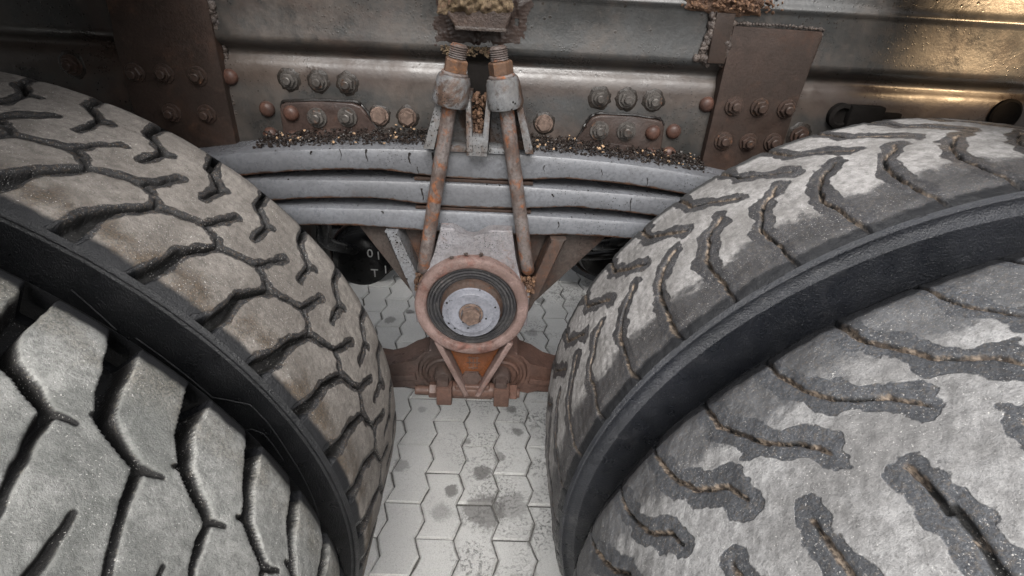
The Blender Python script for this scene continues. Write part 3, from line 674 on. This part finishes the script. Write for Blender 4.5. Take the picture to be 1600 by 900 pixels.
# tar drips run down the leaf fronts
leaves = [o for o in ls.children if o.name.startswith('leaf')]
def drip(x, z, L, w, parent):
    b = new(); n = 9; pts = []; rd = []
    for i in range(n+1):
        t = i/n; pts.append((x+.0012*math.sin(5*t+x*90), .3692, z-L*t)); rd.append(w*(.75+.5*math.sin(7*t+x*50)**2)*(1-.55*t) if i < n else w*.15)
    tube(b, smooth_poly(pts, 1), rd, 8)
    for v in b.verts: v.co.y = .3692 + (v.co.y-.3692)*.35
    return done('tar_drip', b, M['tar'], parent, 70)
for x, z, L, w, k in ((-.178, .964, .020, 0.0012, 0), (-.218, .962, .018, 0.0006, 0), (-.263, .957, .006, 0.0014, 0), (-.112, .962, .018, 0.0017, 0), (-.076, .964, .030, 0.0021, 0), (-.100, .940, .012, 0.0007, 0),
                      (.098, .952, .010, 0.0007, 0), (.19, .950, .012, 0.0007, 0), (.265, .940, .016, 0.0006, 0), (-.094, .905, .020, 0.0015, 1), (.116, .906, .006, 0.0015, 1), (.245, .905, .024, 0.0008, 1), (.130, .858, .013, 0.0010, 2), (-.16, .863, .004, 0.0014, 2), (-.055, .835, .003, 0.0042, 2)):
    drip(x, z, L, w, leaves[k])
# grit along the top of the spring
def gp():
    x = rnd.uniform(-.36, .37)
    while -.085 < x < .075: x = rnd.uniform(-.36, .37)
    a = abs(x-XC)
    y = .386+.062*rnd.random()**.7
    return (x, y, .9680-.0150*(a/.32)**2.4 + rnd.uniform(0, .010)*(.4+(y-.38)/.06))
crumbs('black_grit', 'oily black grit lying along the top of the leaf spring', 'grit', gp, 3000, .0007, .0026, 'grit_dark')
crumbs('tan_grit', 'tan stone chips scattered in the black grit on the leaf spring', 'grit', lambda: tuple(Vector(gp())+Vector((0, 0, .0035))), 70, .0009, .0030, 'grit_tan')

# ------------------------------------------------------------------ clamp cap with two barrels and ribs
cap = thing('spring_clamp_cap', 'grey cast clamp cap with two barrels and splayed ribs on top of the spring', 'clamp', (XC, .39, .975))
axL = Vector((-.035+.096, 0, 1.116-.755)).normalized(); axR = Vector((.019-.085, 0, 1.119-.764)).normalized()
PL_ = Vector((-.035, .352, 1.116)); PR_ = Vector((.019, .352, 1.119))
def on(P, ax, z): return P + ax*((z-P.z)/ax.z)
for P, ax, sgn in ((PL_, axL, -1), (PR_, axR, 1)):
    c = on(P, ax, 1.048); b = new()
    lathe(b, [(.0245, -.008), (.0268, -.003), (.0258, .010), (.0243, .026), (.0222, .0325), (.0195, .0337), (.012, .0338)], frame_to(c, ax), 28)
    box(b, c + Vector((0, .030, .012)), (.040, .05, .034), .006, Matrix.Rotation(-math.atan2(ax.x, ax.z)*-1, 3, 'Y'))
    done('barrel', b, M['cap'], cap)
def rib(p0, p1, w0, w1, y0, y1):
    b = new(); (x0, z0), (x1, z1) = p0, p1
    prism(b, [(x0-w0/2, z0), (x0+w0/2, z0), (x1+w1/2, z1), (x1-w1/2, z1)], y0, y1, .0025, 2)
    for v in b.verts:                       # ribs stand further forward at the foot
        t = (z0-v.co.z)/(z0-z1); 
        if v.co.y < (y0+y1)/2: v.co.y -= .010*t
    return done('rib', b, M['cap'], cap)
rib((-.058, 1.056), (-.079, .976), .012, .016, .352, .440)
rib((.049, 1.056), (.072, .976), .010, .013, .352, .440)
rib((-.0215, 1.050), (-.0175, .976), .0075, .010, .349, .44)
rib((.0085, 1.050), (.0040, .976), .0075, .010, .349, .44)
b = new(); prism(b, [(-.0225, .9690), (.0090, .9690), (.0085, .998), (-.0215, .998)], .3415, .44, .003); done('rib_foot', b, M['cap'], cap)
for q in ([(-.080, .9690), (-.022, .9690), (-.026, 1.062), (-.055, 1.062)], [(.009, .9690), (.070, .9690), (.046, 1.062), (.014, 1.062)]):
    b = new(); prism(b, q, .388, .442, .003); done('back_wall', b, M['cap'], cap)
b = new(); prism(b, [(-.026, .985), (.014, .985), (.016, 1.085), (-.028, 1.085)], .436, .4485, .004); done('dark_gap_block', b, M['pit'], cap)  # black block that paints the dark gap between the ribs
b = new(); prism(b, [(-.055, .9692), (-.0215, .9692), (-.020, .979), (-.052, .979)], .358, .39, .003); done('saddle_floor', b, M['cap'], cap); b = new(); prism(b, [(.009, .9692), (.045, .9692), (.042, .979), (.010, .979)], .358, .39, .003)
done('saddle_floor', b, M['cap'], cap)
b = new()
for _ in range(130): s_ = rnd.uniform(.0015, .0045); lump(b, (rnd.uniform(-.018, .005), .378+rnd.uniform(-.012, .006), .998+.055*rnd.random()**1.3), (s_, s_, s_), .35, 1)
done('packed_dirt', b, M['crust'], cap, 50)['kind'] = 'stuff'

# ------------------------------------------------------------------ clamp studs
def stud(P, ax, zbot, label):
    root = thing('clamp_stud', label, 'stud', tuple(on(P, ax, zbot)), 'clamp studs of the leaf spring')
    b = new(); lo_ = on(P, ax, zbot)
    path = [on(P, ax, 1.075), on(P, ax, .98), on(P, ax, .88), on(P, ax, .80), on(P, ax, zbot+.016), lo_ + Vector((0, .006, .004)), lo_ + Vector((0, .020, -.006)), lo_ + Vector((0, .05, -.010))]
    tube(b, path, .0112, 20); done('rod', b, M['rod'], root, 60)
    b = new(); z0 = on(P, ax, 1.088); L = (PL_.z+.000-1.088)/ax.z + .003; pr = [(.0108, 0)]
    nth = 11
    for i in range(nth): h = L*(i+.1)/nth; pr += [(.0109, h), (.0126, h+L/nth*.45), (.0126, h+L/nth*.55)]
    pr += [(.0112, L), (.0095, L+.002), (0, L+.002)]
    lathe(b, pr, frame_to(z0, ax), 24, cap=False); done('thread', b, M['rod'], root, 25)
    b = new(); w0 = on(P, ax, 1.0800)
    lathe(b, [(.0172, 0), (.0192, .0015), (.0192, .0035), (.0175, .005), (.0140, .0052)], frame_to(w0, ax), 28, cap=False); done('washer', b, M['rod'], root)
    b = new(); lathe(b, [(.0155, .004), (.0172, .0055), (.0172, .0205), (.0152, .0225), (.0120, .0227)], frame_to(w0, ax, rnd.uniform(.1, .5)), 6); done('nut', b, M['nut'], root, 25)
    return root
stud(PL_, axL, .762, 'rusty threaded clamp stud on the left, leaning to the right at its top nut')
stud(PR_, axR, .768, 'rusty threaded clamp stud on the right, leaning to the left at its top nut')

# ------------------------------------------------------------------ trunnion housing
th = thing('trunnion_housing', 'round trunnion bearing housing with grey hub and bolt below the spring', 'bearing housing', (XC, .38, .70))
RC = Vector((-.0105, .33, .703))
b = new()
prism(b, [(-.064, .846), (-.046, .8475), (-.040, .846), (-.022, .8335), (-.012, .8315), (-.004, .8335), (.014, .8455), (.022, .847), (.053, .847), (.061, .800), (.072, .745), (.090, .735), (.09, .66), (-.11, .66), (-.11, .735), (-.092, .745), (-.075, .80)], .347, .450, .0035, 3)
done('body', b, M['housing'], th)
m = frame_to((RC.x, .400, RC.z), (0, -1, 0))
b = new(); lathe(b, [(.099, -.04), (.099, .064), (.0975, .068), (.0945, .0700), (.0835, .0705), (.0805, .069), (.0790, .066), (.0785, .02)], m, 72, cap=False)
for v in b.verts:
    k = 1 + .006*math.sin(v.co.x*90)*math.cos(v.co.z*70); v.co.x = RC.x+(v.co.x-RC.x)*k; v.co.z = RC.z+(v.co.z-RC.z)*k
done('ring', b, M['ring'], th)
b = new(); lathe(b, [(.0785, .055), (.0775, .0625), (.0750, .0635), (.0742, .0605), (.0732, .0600), (.0722, .0630), (.0695, .0635), (.0688, .0600), (.0672, .0590), (.0660, .0615), (.0632, .0618), (.0622, .0585), (.0606, .058), (.0600, .0605), (.0575, .0600), (.0562, .057), (.048, .057)], m, 64, cap=False)
done('rubber_seal', b, M['seal'], th, 50)
b = new(); lathe(b, [(.0545, .050), (.0545, .066), (.0535, .069), (.0515, .072), (.0505, .0785), (.0490, .0810), (.0400, .0820)], m, 56, cap=False)
hs_ = done('hub_rim', b, M['hub_side'], th)
b = new(); lathe(b, [(.0500, .0800), (.0484, .0820), (.0400, .0830), (.0388, .0840), (.0220, .0843), (.0212, .0828), (0, .0825)], m, 48, cap=False); hubp = done('hub_plate', b, M['hub'], th)
b = new(); lathe(b, [(.0205, .0825), (.0205, .0855), (.0196, .0862), (.017, .0863)], m, 32, cap=False)
lathe(b, [(.0172, .0855), (.0172, .0950), (.0158, .0968), (.0050, .0970), (0, .0963)], m @ Matrix.Rotation(.35, 4, 'Z'), 6, cap=False)
done('hub_bolt', b, M['bolt_tan'], th, 30)
# moulded part number
def text(name, s, size, loc, mat, parent, depth=.0008, rot=(math.pi/2, 0, 0)):
    cu = bpy.data.curves.new(name, 'FONT'); cu.body = s; cu.size = size; cu.extrude = depth; cu.align_x = 'CENTER'; cu.align_y = 'CENTER'
    o = bpy.data.objects.new(name, cu); COL.objects.link(o); dg = bpy.context.evaluated_depsgraph_get()
    me = bpy.data.meshes.new_from_object(o.evaluated_get(dg)); bpy.data.objects.remove(o); bpy.data.curves.remove(cu)
    me.transform(Matrix.Translation(loc) @ Matrix.Rotation(rot[0], 4, 'X')); me.name = name
    return link(name, me, mat, parent, 20)
text('cast_number', '3463 42351', .0125, (-.004, .3468, .8195), M['housing'], th)
# stones caught in the groove over the ring
b = new()
for x, z in ((-.045, .7985), (.004, .8060), (-.022, .806)): lump(b, (x, .339, z), (.0042, .0036, .0030), .3, 1)
done('caught_stone', b, M['strut_brown'], th)
# flank ribs and the webs behind them
def flank(pts, y0, y1, mat, name): b = new(); prism(b, pts, y0, y1, .003, 2); return done(name, b, M[mat], th)
flank([(-.158, .829), (-.137, .829), (-.1045, .745), (-.1035, .700), (-.111, .690), (-.119, .720)], .362, .45, 'strut', 'flank_rib')
flank([(-.140, .829), (-.064, .829), (-.085, .700), (-.108, .700)], .405, .45, 'strut_brown', 'flank_web')
flank([(-.215, .829), (-.140, .829), (-.105, .68), (-.118, .68)], .400, .45, 'strut_brown', 'flank_web')
flank([(.119, .829), (.1455, .829), (.106, .715), (.092, .680), (.086, .700), (.092, .735)], .362, .45, 'strut_brown', 'flank_rib')
flank([(.053, .829), (.122, .829), (.095, .700), (.07, .700)], .405, .45, 'strut_brown', 'flank_web')
flank([(.140, .829), (.228, .829), (.105, .68), (.09, .68)], .400, .45, 'strut_brown', 'flank_web')
b = new(); lathe(b, [(.07, 0), (.07, 1.3)], frame_to((XC, .44, .70), (0, 1, 0)), 24); done('cross_tube', b, M['rail_dark'], th)
for cx in (-.098, .082):
    b = new()
    for _ in range(70):
        s_ = rnd.uniform(.0015, .005); lump(b, (cx+rnd.uniform(-.010, .014), .352+rnd.uniform(-.008, .010), .745+rnd.uniform(-.022, .014)), (s_, s_, s_), .35, 1)
    done('packed_dirt', b, M['crust'], th, 50)['kind'] = 'stuff'

# ------------------------------------------------------------------ V bracket below
vb = thing('torque_rod_bracket', 'wet orange brown V shaped casting with raised emblem below the bearing ring', 'bracket', (XC, .36, .50))
VX = -.0075
b = new(); prism(b, [(-.066, .64), (.056, .64), (.003, .512), (-.015, .512)], .350, .42, .002); done('panel', b, M['vcast'], vb)
def vrib(p0, p1, w, nm='edge_rib', y0=.333):
    d = Vector((p1[0]-p0[0], 0, p1[1]-p0[1])).normalized(); n_ = Vector((-d.z, 0, d.x))*w/2
    b = new(); prism(b, [(p0[0]+n_.x, p0[1]+n_.z), (p0[0]-n_.x, p0[1]-n_.z), (p1[0]-n_.x, p1[1]-n_.z), (p1[0]+n_.x, p1[1]+n_.z)], y0, .42, .003, 3); return done(nm, b, M['ring'], vb)
vrib((-.072, .628), (-.017, .500), .0105); vrib((.061, .630), (.003, .500), .0105)
b = new(); prism(b, [(-.030, .535), (-.009, .505), (.012, .535), (.004, .55), (-.022, .55)], .344, .36, .004); done('tip_web', b, M['castdark'], vb)
b = new()
for dx, dz, sx, sz in ((0, .012, .022, .0022), (0, 0, .026, .0022), (0, -.012, .018, .0022), (-.007, .004, .0024, .022), (.007, .004, .0024, .022), (0, -.003, .0024, .026)):
    box(b, (-.006+dx, .3495, .571+dz), (sx, .0022, sz), .0006)
done('cast_emblem', b, M['casting'], vb)
b = new(); lathe(b, [(.014, -.06), (.016, -.055), (.0175, 0), (.016, .055), (.014, .06)], frame_to((VX, .352, .503), (1, 0, 0)), 24); prism(b, [(-.046, .488), (.032, .488), (.026, .522), (-.040, .522)], .338, .39, .006, 3)
done('foot', b, M['casting'], vb)
for x, nx, sgn in ((-.060, -.090, -1), (.050, .073, 1)):
    b = new(); box(b, (x, .343, .5045), (.030, .036, .043), .0035); blk = done('clamp_block', b, M['casting'], vb)
    b = new(); lathe(b, [(.0145, 0), (.0155, .002), (.0155, .013), (.0135, .015)], frame_to((x+sgn*.0155, .345, .505), (sgn, 0, 0), .3), 6)
    if sgn < 0: lathe(b, [(.0095, .01), (.0095, .040), (.008, .042)], frame_to((x+sgn*.0155, .345, .503), (sgn, 0, 0)), 14)
    else: lathe(b, [(.0095, .01), (.0095, .018), (.008, .02)], frame_to((x+sgn*.0155, .345, .503), (sgn, 0, 0)), 14)
    done('clamp_nut', b, M['casting'], blk, 30)
# torque rods to the axles
def trod(s, label, mat):
    cx = VX + s*.056
    root = thing('torque_rod', label, 'torque rod', (cx, .40, .535), 'torque rods either side of the bracket')
    b = new()
    pts = [(0, .575), (.018, .577), (.030, .576), (.036, .566), (.060, .556), (.085, .538), (.110, .530), (.20, .545), (.55, .56), (.60, .545), (.60, .515), (.55, .50), (.20, .485), (.11, .480), (.080, .478), (.055, .482), (.03, .478), (0, .480)]
    P = [(cx+s*x, z) for x, z in pts]
    prism(b, P if s > 0 else P[::-1], .376, .435, .006, 3); done('arm', b, mat, root)
    b = new(); prism(b, [(cx+s*x, z) for x, z in ((.055, .505), (.10, .500), (.2, .51), (.2, .52), (.10, .512), (.058, .520))], .370, .38, .003); done('arm_rib', b, mat, root)
    m = frame_to((cx, .430, .530), (0, -1, 0)); b = new()
    lathe(b, [(.052, 0), (.052, .055), (.049, .062), (.044, .0625), (.042, .057), (.037, .058), (.036, .066), (.032, .068), (.030, .060), (.0, .058)], m, 40, cap=False); done('eye', b, mat, root)
    b = new(); lathe(b, [(.019, .055), (.019, .078), (.015, .084), (0, .086)], m, 18, cap=False); box(b, (cx, .350, .524), (.024, .04, .03), .006); done('ball_pin', b, M['castdark'], root)
trod(-1, 'brown cast torque rod arm reaching left behind the left tyre', M['castdark'])
trod(1, 'brown cast torque rod arm reaching right behind the right tyre', M['casting'])

# ------------------------------------------------------------------ things glimpsed behind; added guards and lamp
for s, lab in ((-1, 'dark axle tube behind the left tyres'), (1, 'dark axle tube behind the right tyres')):
    b = new(); lathe(b, [(.085, 0), (.085, 1.4)], frame_to((s*.667, .34, .54), (0, 1, 0)), 28)
    box(b, (s*.667, 1.0, .54), (.36, .30, .36), .06); tag(done('axle', b, M['rail_dark']), lab, 'axle', 'axles of the bogie')
def chamber(x, y, z, lab, letters):
    root = thing('brake_chamber', lab, 'brake chamber', (x, y, z), 'brake chambers behind the spring')
    m = frame_to((x, y, z), (.15, -1, .1))
    b = new(); lathe(b, [(0, -.12), (.06, -.118), (.078, -.10), (.082, -.01), (.088, -.008), (.088, .008), (.082, .01), (.078, .06), (.06, .075), (.02, .078), (0, .078)], m, 32, cap=False); done('canister', b, M['black'], root)
    b = new(); lathe(b, [(.0885, -.010), (.092, -.009), (.092, .009), (.0885, .010)], m, 32, cap=False); done('clamp_band', b, M['castdark'], root)
    if letters:
        for tx, dx, dz in (('0', .040, .042), ('1', .062, .036), ('T', .048, -.018), ('1', .078, -.006)):
            text('stencil_mark', tx, .034, (x+dx, y-.093, z+dz), M['white'], root)
    return root
chamber(-.345, .92, .505, 'black brake chamber with white stencil marks, left behind the spring', True)
chamber(.330, .92, .560, 'black brake chamber, right behind the spring', False)
def hose(pts, r_, lab):
    b = new(); tube(b, smooth_poly(pts, 8), r_, 10); tag(done('air_hose', b, M['black']), lab, 'hose', 'air hoses behind the spring')
hose([(-.50, .62, .86), (-.40, .60, .80), (-.345, .60, .74), (-.36, .66, .66), (-.35, .84, .55)], .014, 'glossy black air hose looping behind the left end of the spring')
hose([(-.55, .66, .78), (-.43, .62, .755), (-.36, .63, .77), (-.25, .70, .78), (-.1, .8, .80)], .012, 'black air hose crossing behind the left brake chamber')
hose([(.50, .60, .86), (.40, .58, .80), (.30, .60, .72), (.27, .70, .66), (.32, .86, .58)], .013, 'black air hose looping behind the right end of the spring')
hose([(.50, .70, .70), (.38, .62, .70), (.27, .60, .685), (.20, .66, .65)], .010, 'black air hose crossing behind the right brake chamber')
b = new(); box(b, (.2, 1.40, 1.0), (4.6, .08, .42), .01); tag(done('far_frame_rail', b, M['rail_dark']), 'dark chassis rail of the far side, behind the spring', 'chassis rail')
for x0, x1, sk, lab in ((-1.45, -.40, .30, 'added dark guard, out of view, shading the left wheels'), (.60, 1.50, .06, 'added dark guard, out of view, shading the right wheels')):  # unseen mudguards added to darken tyre tops; left skirt lowered to block sky
    b = new(); n = 16; rg = []
    for i in range(n+1):
        x = x0+(x1-x0)*i/n; z = 1.255 + .05*math.sin(math.pi*i/n)
        rg.append([b.verts.new((x, y, zz)) for y, zz in ((-.37, z-sk), (-.36, z), (.41, z), (.41, z+.006), (-.366, z+.006), (-.376, z-sk))])
    for p, q in zip(rg, rg[1:]):
        for k in range(6): b.faces.new((p[k], q[k], q[(k+1) % 6], p[(k+1) % 6]))
    b.faces.new(rg[0][::-1]); b.faces.new(rg[-1])
    tag(done('added_mudguard', b, M['black']), lab, 'added_mudguard', 'added mudguards')
wlp = thing('added_lamp', 'added amber lamp, out of view, lighting the right end of the chassis rail', 'lamp', (.98, .20, 1.25))
lp = Vector((.98, .20, 1.25)); ld = Vector((.81, .443, 1.165)) - lp  # lamp, lens and spot added out of view for a warm patch on the rail
b = new(); lathe(b, [(0, -.05), (.03, -.05), (.038, -.03), (.040, .0), (.037, .002), (.035, -.002)], frame_to(lp, ld), 24, cap=False); done('housing', b, M['black'], wlp)
amb = NT('added_lamp_lens'); amb.b.inputs['Base Color'].default_value = (.8, .4, .08, 1); amb.b.inputs['Emission Color'].default_value = (1, .55, .18, 1); amb.b.inputs['Emission Strength'].default_value = 3
b = new(); lathe(b, [(.035, -.003), (.02, .001), (0, .002)], frame_to(lp, ld), 24, cap=False); done('lens', b, amb.m, wlp)
sl = bpy.data.lights.new('added_spot', 'SPOT'); so = bpy.data.objects.new('added_spot', sl); COL.objects.link(so)
sl.energy = 9; sl.color = (1, .68, .38); sl.spot_size = R(44); sl.spot_blend = .7; sl.shadow_soft_size = .035
so.location = lp + ld.normalized()*.012; so.rotation_euler = ld.to_track_quat('-Z', 'Y').to_euler()
print('pavers', npv)
